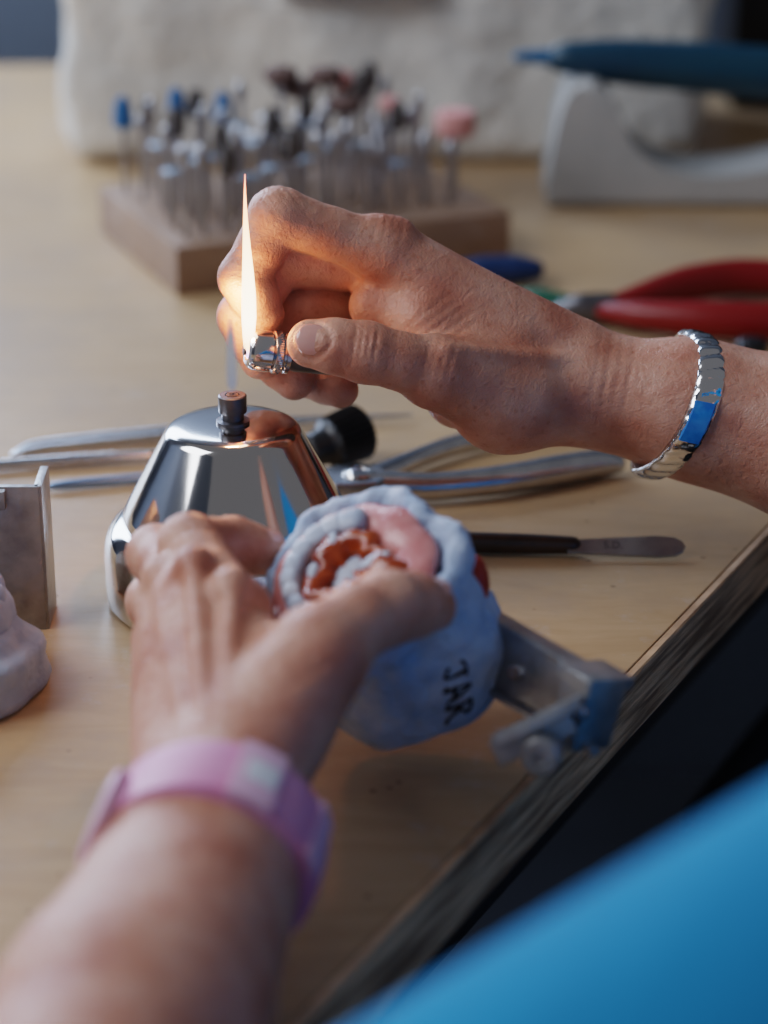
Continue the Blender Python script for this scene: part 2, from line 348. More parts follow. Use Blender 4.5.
# ---------------- right hand with lighter
def build_right():
    F=Field((-8,72,-4),(20,97,17),.088)
    palm=F.empty(); c=lambda a,b,ra,rb,k=.7:F.cap(palm,K(*a),K(*b),ra,rb,k)
    c((.04,9.35,87),(6.8,5.75,88.2),1.05,1.45); c((.6,9.1,89.2),(7.0,5.4,89.5),1.1,1.5)
    c((1.56,8.2,91.2),(7.2,4.9,90.3),1.05,1.4); c((2.55,6.9,92.6),(7.3,4.2,90.8),1.0,1.3)
    c((1.9,4.95,85.2),(4.6,4.05,87),1.15,1.75); c((4.2,3.95,87),(8.0,4.35,88.6),1.7,1.75)
    c((1.4,6.9,87.0),(4.2,5.7,87.5),1.05,1.4); c((3,6.6,89.3),(6.5,5,89.4),1.6,1.8)
    c((-.4,7.5,87.5),(1.6,6.8,87.2),.85,1.0)
    c((2.8,4.4,88.6),(6.0,4.0,89.6),1.3,1.5)
    c((8,4.55,88.3),(11.3,3.85,88.0),1.9,2.3,.9); c((8,4.45,89.8),(11.3,3.8,89.6),1.9,2.3,.9)
    c((11.3,3.85,88.0),(16,2.6,87.5),2.3,2.9,.9); c((11.3,3.8,89.6),(16,2.5,89),2.3,2.9,.9)
    c((16,2.6,87.5),(27,-.6,86),2.9,3.6,.9)
    c((7.6,6.0,89.7),(8.3,5.9,89.7),.6,.6,.5)
    c((-.1,10.15,86.7),(.5,10.05,86.9),.6,.6,.4)
    for a,b in (((.3,10.4,87.2),(6,7.1,88.3)),((.9,10.1,89.2),(6.3,6.95,89.3))): F.cap(palm,K(*a),K(*b),.24,.22,.4)
    F.cap(palm,K(2.2,5.7,84.1),K(6.8,5.4,86.9),.16,.2,.35)
    fs=[]
    fs.append((K(.04,9.45,87),K(-3.8,10.6,85.9),K(-5.0,8.4,86.1),K(-4.35,7.15,86.8),.95))
    fs.append((K(.6,9.0,88.7),K(-3.8,9.2,87.3),K(-5.1,7.1,87.4),K(-4.5,5.6,87.6),.97))
    fs.append((K(1.56,8.0,90.4),K(-3.1,7.6,88.8),K(-4.3,6.0,88.7),K(-3.3,4.85,88.2),.94))
    fs.append((K(2.55,6.9,92.0),K(-1.6,6.4,90.3),K(-2.7,5.1,89.6),K(-1.6,4.5,88.6),.84))
    tot=palm.copy()
    for f in fs:
        p,r=finger_pts(*f); A=F.chain(p,r,.25); tot=smin(tot,smin(palm,A,.5),.07)
    th=[K(4.6,4.6,87),K(3.0,4.85,86),K(1.75,5.0,85.1),K(.6,5.3,84.45),K(-.65,5.6,84.1),K(-1.7,5.8,84.0),K(-2.55,5.9,84.05)]
    A=F.chain(th,[1.5,1.35,1.24,1.0,1.08,.96,.86],.25); tot=smin(tot,smin(palm,A,.6),.08)
    def folds(c,n,amp=.06,gap=.22,cnt=3,R=.9):
        n=Vector(n).normalized()
        for i in range(cnt): F.crease(tot,Vector(c)+n*gap*(i-(cnt-1)/2),n,amp,.065,R)
    folds(K(-.65,5.9,83.1),KD(-1,.15,0),.09,.24,4,.8)
    folds(K(-3.85,11.3,85.4),KD(-.8,-.6,0),.08,.22,5,.9); folds(K(-4.9,8.7,85.3),KD(-.1,-1,0),.08,.2,4,.7)
    folds(K(.2,10.2,86.5),KD(-1,.2,0),.05,.3,4,1.0)
    folds(K(2.0,6.7,86.0),KD(-.6,.8,0),.045,.33,5,1.3)
    folds(K(1.9,5.3,84.0),KD(-1,.3,0),.045,.28,4,1.1)
    folds(K(8.2,4.8,86.6),KD(1,-.2,0),.04,.4,4,1.4)
    F.rim(tot,K(-2.5,5.98,83.2),KD(-1,.14,0),KD(0,.15,-.98),.66,.58,.10,.09)
    return nets(F,tot)
# ---------------- left hand holding the model
def build_left():
    F=Field((-13.5,33,-3.5),(4.5,77,11),.10)
    palm=F.empty(); c=lambda a,b,ra,rb,k=.7:F.cap(palm,K(*a),K(*b),ra,rb,k)
    E=Vector((-9,36,1))
    c((-4.2,-8.9,64),(-4.1,-8.1,66.8),2.15,1.8,.9); c((-5.1,-9.0,64),(-5.1,-8.2,66.8),2.15,1.8,.9)
    mid=Vector(K(-6.2,-12.4,58.5))
    F.cap(palm,K(-4.2,-8.9,64),mid+Vector((.5,0,0)),2.15,2.9,.9); F.cap(palm,K(-5.1,-9.0,64),mid+Vector((-.4,0,0)),2.15,2.9,.9)
    F.cap(palm,mid,E,3.1,3.7,.9)
    c((-4.1,-7.4,67.4),(-4.4,-2.95,71),1.5,1.05); c((-4.7,-7.4,67.6),(-5.6,-2.45,72),1.5,1.1)
    c((-5.3,-7.6,68),(-6.6,-2.8,73.4),1.45,1.0); c((-5.8,-7.7,68.4),(-6.85,-4.0,74.3),1.35,.95)
    c((-4.2,-7.2,67.2),(-3.3,-6.2,68),1.6,1.6); c((-3.5,-6.5,68),(-1.9,-4.4,68.6),1.6,1.3)
    c((-3.6,-4.6,69.8),(-2.4,-4.3,69.2),1.2,1.15); c((-5,-5.2,71),(-5.4,-4,72.5),1.6,1.4)
    for a,b in (((-4.4,-2.15,70.0),(-4.4,-6.4,66.3)),((-5.6,-1.6,71.0),(-4.9,-6.2,66.5)),((-6.7,-2.0,72.6),(-5.4,-6.2,67))): F.cap(palm,K(*a),K(*b),.24,.18,.4)
    for q in ((-4.45,-2.2,70.3),(-5.65,-1.6,71.4),(-6.75,-1.95,73)): c(q,q,.62,.62,.35)
    fs=[]
    fs.append((K(-4.4,-2.9,71),K(-6.0,-1.0,74.0),K(-4.8,-1.0,76.0),K(-3.7,-1.35,76.6),.88))
    fs.append((K(-5.6,-2.45,72),K(-7.25,-1.35,76.4),K(-6.2,-2.9,78.6),K(-4.8,-3.2,79.2),.86))
    fs.append((K(-6.6,-2.8,73.4),K(-7.45,-2.9,77.7),K(-6.2,-4.4,79.4),K(-4.8,-4.9,79.2),.82))
    fs.append((K(-6.85,-4.0,74.3),K(-7.25,-4.6,77.3),K(-6.3,-5.6,77.9),K(-5.0,-5.9,76.8),.72))
    tot=palm.copy()
    for f in fs:
        p,r=finger_pts(*f); A=F.chain(p,r,.2); tot=smin(tot,smin(palm,A,.35),.03)
    th=[K(-3.4,-6.2,68),K(-2.6,-5.0,68.2),K(-1.8,-3.95,68.5),K(-.8,-3.2,69.3),K(.1,-2.8,70.2),K(.8,-2.75,71),K(1.35,-2.8,71.8)]
    A=F.chain(th,[1.6,1.45,1.32,1.08,1.10,.98,.84],.25); tot=smin(tot,smin(palm,A,.6),.08)
    def folds(c,n,amp=.06,gap=.22,cnt=3,R=.9):
        n=Vector(n).normalized()
        for i in range(cnt): F.crease(tot,Vector(c)+n*gap*(i-(cnt-1)/2),n,amp,.08,R)
    folds(K(0,-2.2,69.5),KD(1,.2,1),.10,.26,4,.8); folds(K(-6.1,-.4,73.4),KD(-.3,.5,1),.09,.25,4,.9)
    folds(K(-4.4,-2.1,70.3),KD(0,.6,.8),.06,.3,3,.9); folds(K(-5.6,-1.7,71.2),KD(0,.6,.8),.06,.3,3,.9)
    folds(K(-2.4,-4.4,67.4),KD(-.5,.6,.3),.06,.3,4,1.1)
    return nets(F,tot)
ShL=Vector((20,33,21.6)); ShR=Vector((42,60,24)); ElL=Vector((-9,36,1)); ElR=Vector(K(31.8,-2,85))
def build_torso(grow,skin):
    F=Field((-16,16,-40),(62,96,40),.5)
    A=F.empty(); c=lambda a,b,ra,rb,k=4:F.cap(A,Vector(a),Vector(b),ra+grow,rb+grow,k,4)
    c((26,38,15),(38,56,16),7,7); c((27,40,4),(37,54,4),8.5,8.5); c((29,40,-16),(38,52,-16),8.5,8.5); c((29,40,-28),(39,53,-28),9,9)
    if skin:
        c((31,46,18),(29.5,47,31),5,5)
        c(ShL,ElL,3.9,3.2,1.5); c(ShR,ElR,4.6,3.4,1.5); F.cap(A,ElR,K(22,.9,86.6),3.4,3.2,1.5,4)
    else:
        c(ShL,ShL.lerp(ElL,.72),4.3,3.5,2); c(ShR,ShR.lerp(ElR,.7),5.2,4.6,3)
        for q,o in ((ShL.lerp(ElL,.74),ShL-ElL),(ShR.lerp(ElR,.76),ShR-ElR)):
            n=o.normalized(); X,Y,Z=F.P((slice(None),)*3)
            pl=-( (X-q[0])*n[0]+(Y-q[1])*n[1]+(Z-q[2])*n[2])
            near=((X-q[0])**2+(Y-q[1])**2+(Z-q[2])**2)<12**2
            A=np.where(near,np.maximum(A,pl),A).astype(np.float32)
    return nets(F,A)

parts=[build_right(),build_left(),build_torso(0,True)]
gv=[];gf=[];o=0
for V,Q in parts:
    gv.append(V); gf.append(Q+o); o+=len(V)
V=np.concatenate(gv); Q=np.concatenate(gf)
PO=Vector((34,46,-36))
me=bpy.data.meshes.new("person"); me.from_pydata(((V-np.array(PO))*S).tolist(),[],Q.tolist()); me.materials.append(SKINF)
me.polygons.foreach_set("use_smooth",[True]*len(Q)); me.update()
person=bpy.data.objects.new("person",me); COL.objects.link(person); person.location=m(PO); person["o"]=tuple(PO)
person["label"]="person in blue t-shirt lighting a flame and gripping dental model"; person["category"]="person"
V,Q=build_torso(.5,False)
g=G(); g.v=[Vector(p) for p in V.tolist()]; g.f=[tuple(q) for q in Q.tolist()]; g.mi=[0]*len(g.f)
obj("t_shirt",g,SHIRT,person,ang=None,recalc=False)

def nail(name,tipc,axis,normal,ln,wd,r,lift=.0):
    a=Vector(axis).normalized(); n=Vector(normal); n=(n-a*n.dot(a)).normalized(); s=a.cross(n); Vv=[];Ff=[]; nu=13;nv=13
    for i in range(nv):
        v=-1+2*i/(nv-1)
        wv=(1-abs(v)**3.5*.55)
        for j in range(nu):
            u=-1+2*j/(nu-1); ang=u*wv*wd/2/r
            edge=max(abs(u),abs(v))
            dr=-.10 if edge>.99 else 0
            bow=-.07*v*v*(1 if v>0 else .7)
            Vv.append(Vector(tipc)+a*(v*ln/2*(1-.16*u*u))+s*(math.sin(ang)*(r))+n*(math.cos(ang)*(r+dr+lift)+bow))
    for i in range(nv-1):
        for j in range(nu-1): Ff.append((i*nu+j,i*nu+j+1,(i+1)*nu+j+1,(i+1)*nu+j))
    return obj(name,(Vv,Ff),NAIL,person,ang=None)
nail("fingernail",K(-2.5,5.9,84.05),KD(-1,.14,0),KD(0,.15,-.98),1.25,1.2,.91,.0)
nail("fingernail",K(1.25,-2.8,71.6),KD(.62,.0,.75),KD(.3,.9,-.3),1.2,1.2,.90)
nail("fingernail",K(-3.9,-1.25,76.45),KD(1,-.25,.6),KD(.1,.9,-.3),1.0,1.0,.78)

# ------------------------------------------------------------ wrist jewellery
ax=(K(-4.65,-8.2,66.6)-K(-6.0,-12.0,59)).normalized()
wc=K(-4.6,-9.0,63.9); watch=thing("wristwatch",tuple(wc-Vector((0,0,3))),"pink rubber wristwatch with pale case worn on a wrist","wristwatch")
MW=frame(wc,ax,KD(1,0,0))
def band(M,ra,rb,w,t,a0,a1,n=64,bulge=0):
    V=[];F=[]; prof=[(-w/2,0),(-w/2+.12,t),(-w*.2,t+bulge),(w*.2,t+bulge),(w/2-.12,t),(w/2,0)]
    for i in range(n):
        a=a0+(a1-a0)*i/n
        for h,tt in prof: V.append(M@Vector(((ra+tt)*math.cos(a),(rb+tt)*math.sin(a),h)))
    P=len(prof)
    for i in range(n):
        i2=(i+1)%n
        for j in range(P): F.append((i*P+j,i2*P+j,i2*P+(j+1)%P,i*P+(j+1)%P))
    return V,F
WA,WB=2.66,2.42
obj("strap",band(MW,WA,WB,2.4,.34,0,2*math.pi,80,.05),PINK,watch,ang=35)
def onring(M,ra,rb,a,h=0,out=0):
    p=M@Vector((ra*math.cos(a),rb*math.sin(a),h)); n=(M.to_3x3()@Vector((math.cos(a)/ra,math.sin(a)/rb,0))).normalized()
    return p+n*out,n
sgw=1 if (MW.to_3x3()@Vector((0,1,0))).dot(KD(0,1,0))>0 else -1
wa=lambda d: sgw*math.radians(d)
p,n=onring(MW,WA,WB,wa(160),-.35,.10); Mc=frame(p,n,ax)
obj("watch_case",lathe([(1.2,-.1),(1.36,.1),(1.38,.34),(1.28,.44),(1.12,.46)],Mc,48),PINKL,watch,label="pale round watch case")
obj("dial",lathe([(1.1,.45),(1.1,.49),(1.0,.50)],Mc,48),WHITEB,watch,label="pale watch dial")
def bandseg(w,t0,t1,d0,d1,n=10):
    V=[];F=[]
    for i in range(n+1):
        a=wa(d0+(d1-d0)*i/n)
        for h,tt in ((-w/2,t0),(-w/2+.06,t1),(w/2-.06,t1),(w/2,t0)): V.append(MW@Vector(((WA+tt)*math.cos(a),(WB+tt)*math.sin(a),h)))
    for i in range(n):
        for j in range(4): F.append((i*4+j,(i+1)*4+j,(i+1)*4+(j+1)%4,i*4+(j+1)%4))
    F.append((0,1,2,3)); F.append(tuple(n*4+j for j in (3,2,1,0))); return V,F
obj("strap_keeper",bandseg(2.5,.30,.47,52,76),PINKL,watch,label="paler pink strap keeper",ang=30)
obj("strap_patch",bandseg(1.0,.40,.50,54,70),WHITEB,watch,label="white worn patch on the strap keeper",ang=30)
obj("strap_loop",bandseg(2.48,.30,.44,6,22),PINKL,watch,ang=30)
# silver link bracelet following the wrist section, slanting across it
armd=KD(.965,-.21,-.05).normalized(); upd=KD(.21,.965,0).normalized(); tod=upd.cross(armd).normalized()
if tod.dot(KD(0,0,-1))<0: tod=-tod
bc=K(10.55,3.98,88.78)
br=thing("bracelet",tuple(bc-Vector((0,0,3))),"wide silver link bracelet with blue inlay worn on a wrist","bracelet")
BA,BB=2.62,3.26
def bpos(a,out=0):
    n=(upd*(math.cos(a)/BA)+tod*(math.sin(a)/BB)).normalized(); sn=math.sin(a)
    return bc+upd*(BA*math.cos(a))+tod*(BB*sn)+armd*((1.05*sn if sn>0 else .1*sn)+.30*math.cos(a))+n*out,n
V=[];F=[]; nB=170; cols=13; nL=30
for i in range(nB):
    a=2*math.pi*i/nB
    for j in range(cols):
        h=-.56+1.12*j/(cols-1); edge=1-abs(h/.56)**4
        ph=(i/nB*nL+h*.75)%1.0; ridge=math.sin(math.pi*ph)**.6
        p,n=bpos(a,.02+.13*edge+.12*ridge*edge); V.append(p+armd*h)
    p,n=bpos(a,-.05); V.append(p+armd*.5); V.append(p-armd*.5)
P=cols+2
for i in range(nB):
    k=(i+1)%nB
    for j in range(P): F.append((i*P+j,k*P+j,k*P+(j+1)%P,i*P+(j+1)%P))
obj("links",(V,F),CHROME,br,label="slanting chunky silver links",ang=None)
V=[];F=[]; nI=14
for i in range(nI+1):
    a=math.radians(88+30*i/nI)
    for h,o_ in ((-.40,.16),(-.34,.30),(0,.32),(.34,.30),(.40,.16)):
        p,n=bpos(a,o_); V.append(p+armd*h)
for i in range(nI):
    for j in range(5): F.append((i*5+j,(i+1)*5+j,(i+1)*5+(j+1)%5,i*5+(j+1)%5))
F.append((0,1,2,3,4)); F.append(tuple(nI*5+j for j in (4,3,2,1,0)))
obj("inlay",(V,F),BLUEE,br,label="blue enamel inlay",ang=35)

# ------------------------------------------------------------ lighter + flame
lc=K(-4.25,5.75,85.75); lax=KD(1,-.08,.28).normalized()
lg=thing("lighter",tuple(lc),"chrome lighter with spark wheel and flame held in a hand","lighter")
ML=frame(lc,lax,KD(0,1,0))
obj("lighter_body",lathe([(.5,.85),(.62,.9),(.64,1.1),(.64,4.6),(.6,4.8),(.4,4.85)],ML,40),DARKM,lg,label="dark metal lighter body")
obj("hood",lathe([(.34,-.50),(.40,-.66),(.52,-.68),(.64,-.60),(.72,-.42),(.74,-.12),(.74,.16),(.68,.20)],ML,64),CHROME,lg)
obj("spark_wheel",lathe([(.66,.20),(.70,.24),(.76,.28),(.78,.34),(.78,.52),(.74,.56),(.70,.60),(.70,.66),(.75,.70),(.75,.84),(.66,.90)],ML,120,knurl=(3,4),ka=.012),STEELB,lg,ang=30)
obj("nozzle",lathe([(.16,-.8),(.22,-.78),(.24,-.55),(.26,-.5)],ML,24),DARKM,lg)
fb=K(-4.85,5.5,85.6)
FL=flame_mat("flame_glow",[(0,(.35,.35,.9)),(.06,(1,.55,.32)),(.2,(1,.80,.58)),(.5,(1,.68,.42)),(.8,(1,.42,.22)),(1,(1,.24,.14))],5.5,.32)
prof=[(.06,0),(.15,.25),(.22,.8),(.27,1.5),(.26,2.3),(.21,3.2),(.14,4.2),(.085,5.1),(.045,6.0),(.012,6.7)]
pts=[fb+Vector((.05*math.sin(h*.8)+.012*h,0,h)) for r,h in prof]
obj("flame",tube(pts,[r for r,h in prof],20,False),FL,lg,ang=None,label="tall narrow orange flame")
# ------------------------------------------------------------ spirit burner
bx,by=-5.4,80.4
bu=thing("spirit_burner",(bx,by,0),"polished steel conical spirit burner standing on the bench","spirit burner")
MBu=T(bx,by,0)
obj("burner_base",lathe([(4.4,0),(4.65,.06),(4.76,.25),(4.80,.9),(4.80,1.9),(4.77,2.3),(4.68,2.62),(4.52,2.88),(4.3,3.08),(4.15,3.18),(4.02,3.2)],MBu,192),STEEL,bu,ang=60)
obj("burner_cone",lathe([(3.98,3.1),(4.05,3.24),(4.06,3.42),(3.98,3.62),(3.84,3.9),(2.48,6.45),(2.40,6.58),(2.28,6.68),(2.1,6.75),(1.75,6.79),(1.3,6.82),(.5,6.84)],MBu,192),STEEL,bu,ang=60)
obj("wick_holder",lathe([(.60,6.84),(.60,6.94),(.40,6.97),(.40,7.24),(.50,7.26),(.51,7.3),(.51,7.86),(.46,7.9),(.26,7.9),(.24,7.7)],MBu,48),DARKM,bu,ang=25,label="short plain dark steel collar")
obj("wick",lathe([(.22,7.5),(.22,7.9),(.12,7.95)],MBu,20),BRIST,bu)
BF=flame_mat("faint_pale_flame",[(0,(.7,.75,1)),(.5,(.8,.85,1)),(1,(.85,.9,1))],.30,.92)
obj("burner_flame",tube([Vector((bx,by,7.95+h)) for h in (0,.4,1.0,1.8,2.8)],[.2,.34,.36,.3,.15],18,False),BF,bu,ang=None,label="faint pale spirit flame")

# ------------------------------------------------------------ dental cast on articulator
a=KD(-.4,.62,-.675).normalized(); f_=KD(.366,-.568,-.738).normalized()
top=K(-.7,-1.95,73.7); x_=f_.cross(a)
MC=Matrix(((x_.x,f_.x,a.x,top.x),(x_.y,f_.y,a.y,top.y),(x_.z,f_.z,a.z,top.z),(0,0,0,1)))
sx=1 if x_.x>0 else -1
art=thing("dental_articulator",tuple(K(1.4,-5,76)),"metal articulator with blue-white plaster dental cast, held in a hand","dental articulator")
def rad(t,z):
    ra,rb=3.1,3.3
    k=1+.045*math.sin(3*t+.6)+.03*math.sin(7*t+.6*z)*(1.4 if z>-1.4 else .4)+.02*math.sin(5*t-z)+.05*MN.noise(Vector((math.cos(t)*3,math.sin(t)*3,z)))+(.035*MN.noise(Vector((math.cos(t)*9,math.sin(t)*9,z*2))) if z>-1.4 else 0)
    return ra*k,rb*k
def blob(prof,M,radf,n=90,zf=None):
    V=[];F=[]
    for s_,z in prof:
        for j in range(n):
            t=2*math.pi*j/n; ra,rb=radf(t,z); V.append(M@Vector((ra*s_*math.cos(t),rb*s_*math.sin(t),z+(zf(t) if zf and z>-.6 else 0))))
    for i in range(len(prof)-1):
        for j in range(n): F.append((i*n+j,i*n+(j+1)%n,(i+1)*n+(j+1)%n,(i+1)*n+j))
    F.append(tuple(range(n))); F.append(tuple((len(prof)-1)*n+j for j in range(n)))
    return V,F
CPF=[(.1,-.2),(.5,-.2),(.78,-.16),(.85,.02),(.91,.22),(.97,.26),(1.05,.12),(1.07,-.2),(1.05,-.75),(.97,-.95),(.93,-1.15),(.97,-1.5),(1.0,-2.0),(1.01,-2.3),(1.02,-2.6),(1.025,-2.9),(1.03,-3.2),(1.03,-3.5),(1.03,-3.8),(1.02,-4.3),(.98,-4.8),(.9,-5.05),(.5,-5.1)]
def cfac(z):
    for (s0,z0),(s1,z1) in zip(CPF[7:],CPF[8:]):
        if z0>=z>=z1: return s0+(s1-s0)*(z-z0)/(z1-z0)
    return 1.03
pc=obj("plaster_cast",blob(CPF,MC,rad,140,lambda t:.12*math.sin(4*t)+.08*math.sin(9*t+1)+.06*math.sin(17*t)),PLAST,art,ang=None)
cx=-sx*.25
def ring_blob(name,r0,n,rr,rz_,z0,mat,label,amp=.1):
    pts=[];rs=[]
    for i in range(n):
        t=2*math.pi*i/n; q=r0*(1+.03*math.sin(5*t+1)+.02*math.sin(11*t))
        pts.append(MC@Vector((cx-sx*q*math.cos(t),q*1.02*math.sin(t)-.05,z0+.05*math.sin(6*t))))
        rs.append((rz_*(1+amp*math.sin(7*t)),rr*(1+amp*math.sin(9*t+2))))
    return obj(name,tube(pts,rs,18,xh=a,closed=True),mat,pc,label=label,ang=None)
ring_blob("gum_ridge",2.08,72,.70,.36,.10,GUM,"glossy pink wax gum ridge",.07)
gt=G()
for i in range(14):
    td=-118+236*i/13; t=math.radians(td); k=abs(td)/118; w_=.36+.14*k; dp=.30+.16*k; hz=.42-.08*k
    gt.add(ell((0,0,0),(w_,dp,hz),MC@Matrix.Translation((cx-sx*1.86*math.cos(t),1.90*math.sin(t)-.05,.48))@Matrix.Rotation(-sx*t,4,'Z')@Matrix.Rotation(math.pi/2,4,'Z')@Matrix.Rotation(.12*math.sin(i*3),4,'X'),20,12,.02,.65))
obj("teeth",gt,TEETH,pc,label="individual pale plaster teeth",ang=None)
def waxpatch():
    V=[];F=[]; n=90; rings=14
    for k in range(rings+1):
        f=k/rings
        for j in range(n):
            t=2*math.pi*j/n
            ro=1.62+.30*math.sin(3*t+.5)+.20*math.sin(5*t+2)+.12*math.sin(11*t)
            ri=.45+.22*math.sin(2*t+1)+.16*math.sin(5*t)+.08*math.sin(9*t)
            r_=ri+(ro-ri)*f
            z=.20+.56*math.sin(math.pi*min(1,f*1.0))**.5+.16*MN.noise(Vector((math.cos(t)*r_*1.6,math.sin(t)*r_*1.6,3)))
            V.append(MC@Vector((cx-sx*r_*math.cos(t),r_*1.03*math.sin(t)-.05,z)))
    for k in range(rings):
        for j in range(n): F.append((k*n+j,k*n+(j+1)%n,(k+1)*n+(j+1)%n,(k+1)*n+j))
    for j in range(n): F.append((rings*n+j,rings*n+(j+1)%n,(j+1)%n,j))
    return V,F
obj("modelling_wax",waxpatch(),WAX,pc,label="irregular glossy orange-brown wax",ang=None)
gp=G()
for td,r_,s1,s2,zz in ((150,1.0,.50,.24,.66),(-30,1.05,.18,.30,.72),(60,1.15,.26,.15,.72),(-95,1.2,.34,.17,.7)):
    t=math.radians(td); gp.add(ell((0,0,0),(s1,s2,.13),MC@T(cx-sx*r_*math.cos(t),r_*math.sin(t)-.05,zz,td*.02),18,10,.08))
gp.add(ell((0,0,0),(.78,.55,.30),MC@T(cx,-.05,.15,.5),22,10,.04))
obj("palate",gp,TEETH,pc,label="pale plaster patches showing through the wax",ang=None)
obj("wax_lump",ell((0,0,0),(.50,.95,.85),frame(K(2.8,-2.25,75.0),KD(0,.2,-1),KD(1,0,0)),16,10,.02),REDW,art,label="red wax lump")
def text(s,size,Mx,mat,parent,name,depth=.015,off=.008):
    cu=bpy.data.curves.new("t",'FONT'); cu.body=s; cu.size=size; cu.align_x='CENTER'; cu.align_y='CENTER'; cu.extrude=depth; cu.offset=off
    ob=bpy.data.objects.new("t",cu); COL.objects.link(ob); bpy.context.view_layer.update()
    me=bpy.data.meshes.new_from_object(ob.evaluated_get(bpy.context.evaluated_depsgraph_get()))
    vv=[Mx@v.co for v in me.vertices]; ff=[tuple(p.vertices) for p in me.polygons]
    bpy.data.objects.remove(ob); bpy.data.meshes.remove(me)
    return obj(name,(vv,ff),mat,parent,ang=None,recalc=False)
strokes=[[(.06,.70),(.30,.80),(.56,.76)],[(.44,.78),(.36,.30),(.20,.04),(.02,.20)],[(.62,.04),(.65,.07)],
 [(.72,-.04),(.86,.50),(1.02,.84),(1.10,.40),(1.18,.06)],[(.76,.34),(1.20,.26)],[(1.30,.03),(1.33,.06)],
 [(1.44,-.02),(1.50,.82)],[(1.46,.74),(1.74,.80),(1.84,.58),(1.52,.40)],[(1.58,.40),(1.80,.14),(2.02,-.04)]]
t0=math.radians(90)-sx*math.radians(10); gh=G()
def onwall(u,v):
    z=-2.3-u*.95; t=t0-sx*((v-.4)*1.05-(u-1.0)*.40)/3.25
    ra,rb=rad(t,z); k=cfac(z); p=MC@Vector((ra*k*math.cos(t),rb*k*math.sin(t),z))
    return p+(MC.to_3x3()@Vector((math.cos(t),math.sin(t),0)))*.025
for s_ in strokes:
    q=smoothpts([Vector((x,y,0)) for x,y in s_],5); nq=len(q); gh.add(tube([onwall(p.x,p.y) for p in q],[.052+.012*math.sin(i*.9) for i in range(nq)],8))
obj("handwriting",gh,INK,pc,label="handwritten black marker letters",ang=None)
A0=K(2.5,-2.9,75.6); B0=K(6.3,-5.0,71.5); Ld=(B0-A0).normalized(); upv=KD(0,1,0)
def obox(c,ld,uh,size,bev=.04):
    return box((size[1],size[2],size[0]),frame(c,Vector(ld).normalized(),uh),bev)
L_=(B0-A0).length
g=G(); g.add(obox((A0+B0)/2-KD(0,1.1,0),Ld,upv,(L_,2.3,.28)))
g.add(obox((A0+B0)/2+KD(.12,.05,.35),Ld,upv,(L_,.2,1.0)))
g.add(obox((A0+B0)/2-KD(-.1,1.2,-.9),Ld,upv,(L_*.96,2.0,.25)))
g.add(obox((A0+B0)/2-KD(.0,2.15,.12),Ld,upv,(L_,.22,.42)))
obj("upper_arm_bar",g,CASTM,art)
g=G(); g.add(obox(B0-KD(.2,.85,-.3),Ld,upv,(1.1,2.3,1.6),.05)); g.add(obox(B0-KD(.0,-.1,-.3),Ld,upv,(1.4,.4,2.0),.05))
obj("hinge_block",g,CASTM,art)
C0=K(3.3,-6.7,70.6); D0=K(5.8,-5.5,70.2)
g=G(); g.add(obox((C0+D0)/2,(D0-C0),upv,((D0-C0).length,.38,1.7),.05)); g.add(obox((C0+D0)/2-KD(.15,.5,-.2),(D0-C0),upv,((D0-C0).length*.9,.8,.5),.05))
obj("lower_arm_stub",g,CASTM,art)
obj("hinge_pin",lathe([(.3,-1.2),(.5,-1.15),(.5,.4),(.58,.42),(.58,.9),(.5,1.0),(.2,1.02),(.18,.9)],frame(K(4.7,-6.95,70.2),KD(-.2,-.15,-.9)),32),CASTM,art,label="round metal knob")
for q_ in (K(5.7,-5.9,70.55),K(4.0,-4.9,72.9)):
    obj("hinge_screw",lathe([(.24,-.2),(.24,.10),(.20,.15),(.07,.15),(.06,.08)],frame(q_,KD(-.45,.1,-.88)),20),STEELB,art)

# ------------------------------------------------------------ bench
e=Vector((.464,.886,0)); nrm=Vector((.886,-.464,0)); P0=Vector((-2.24,54,0))
pa=P0-e*45; pb=P0+e*133
poly=[(pa.x,pa.y),(pb.x,pb.y),(-105,pb.y),(-105,pa.y)]
bench=thing("workbench",(-40,90,-75),"worn birch plywood workbench with a dark chipped edge","workbench")
obj("tabletop",prism(poly,-2.4,0,None,.08,2),WOOD,bench,ang=30)
q1=pa+nrm*.35; q2=pb+nrm*.35
obj("edge_band",prism([(pa.x,pa.y),(q1.x,q1.y),(q2.x,q2.y),(pb.x,pb.y)],-2.45,-.04,None,.06,1),EDGE,bench,label="worn layered plywood edge",ang=30)
ap=-nrm*5
obj("apron",prism([(pa.x+ap.x,pa.y+ap.y),(pb.x+ap.x,pb.y+ap.y),(pb.x+ap.x*1.5,pb.y+ap.y*1.5),(pa.x+ap.x*1.5,pa.y+ap.y*1.5)],-11,-2.4,None,.05,1),CABM,bench,ang=30)
for q in (pa+e*6-nrm*10,pb-e*8-nrm*10,Vector((-98,22,0)),Vector((-98,162,0))):
    obj("leg",box((5,5,72.5),T(q.x,q.y,-38.7),.3),CABM,bench)
cb=thing("drawer_cabinet",(46,110,-75),"black metal drawer cabinet standing beside the bench","cabinet")
MCb=T(46,110,0,math.atan2(.886,.464))
obj("cabinet_body",box((60,42,58),MCb@Matrix.Translation((0,0,-46)),.6),CABM,cb)
for k in range(3):
    d=obj("drawer",box((54,1.4,16),MCb@Matrix.Translation((0,21.6,-26-18*k)),.3),CABM,cb)
    obj("drawer_handle",tube([MCb@Vector((-8,23,-22-18*k)),MCb@Vector((8,23,-22-18*k))],[.5,.5],10),STEELB,d)

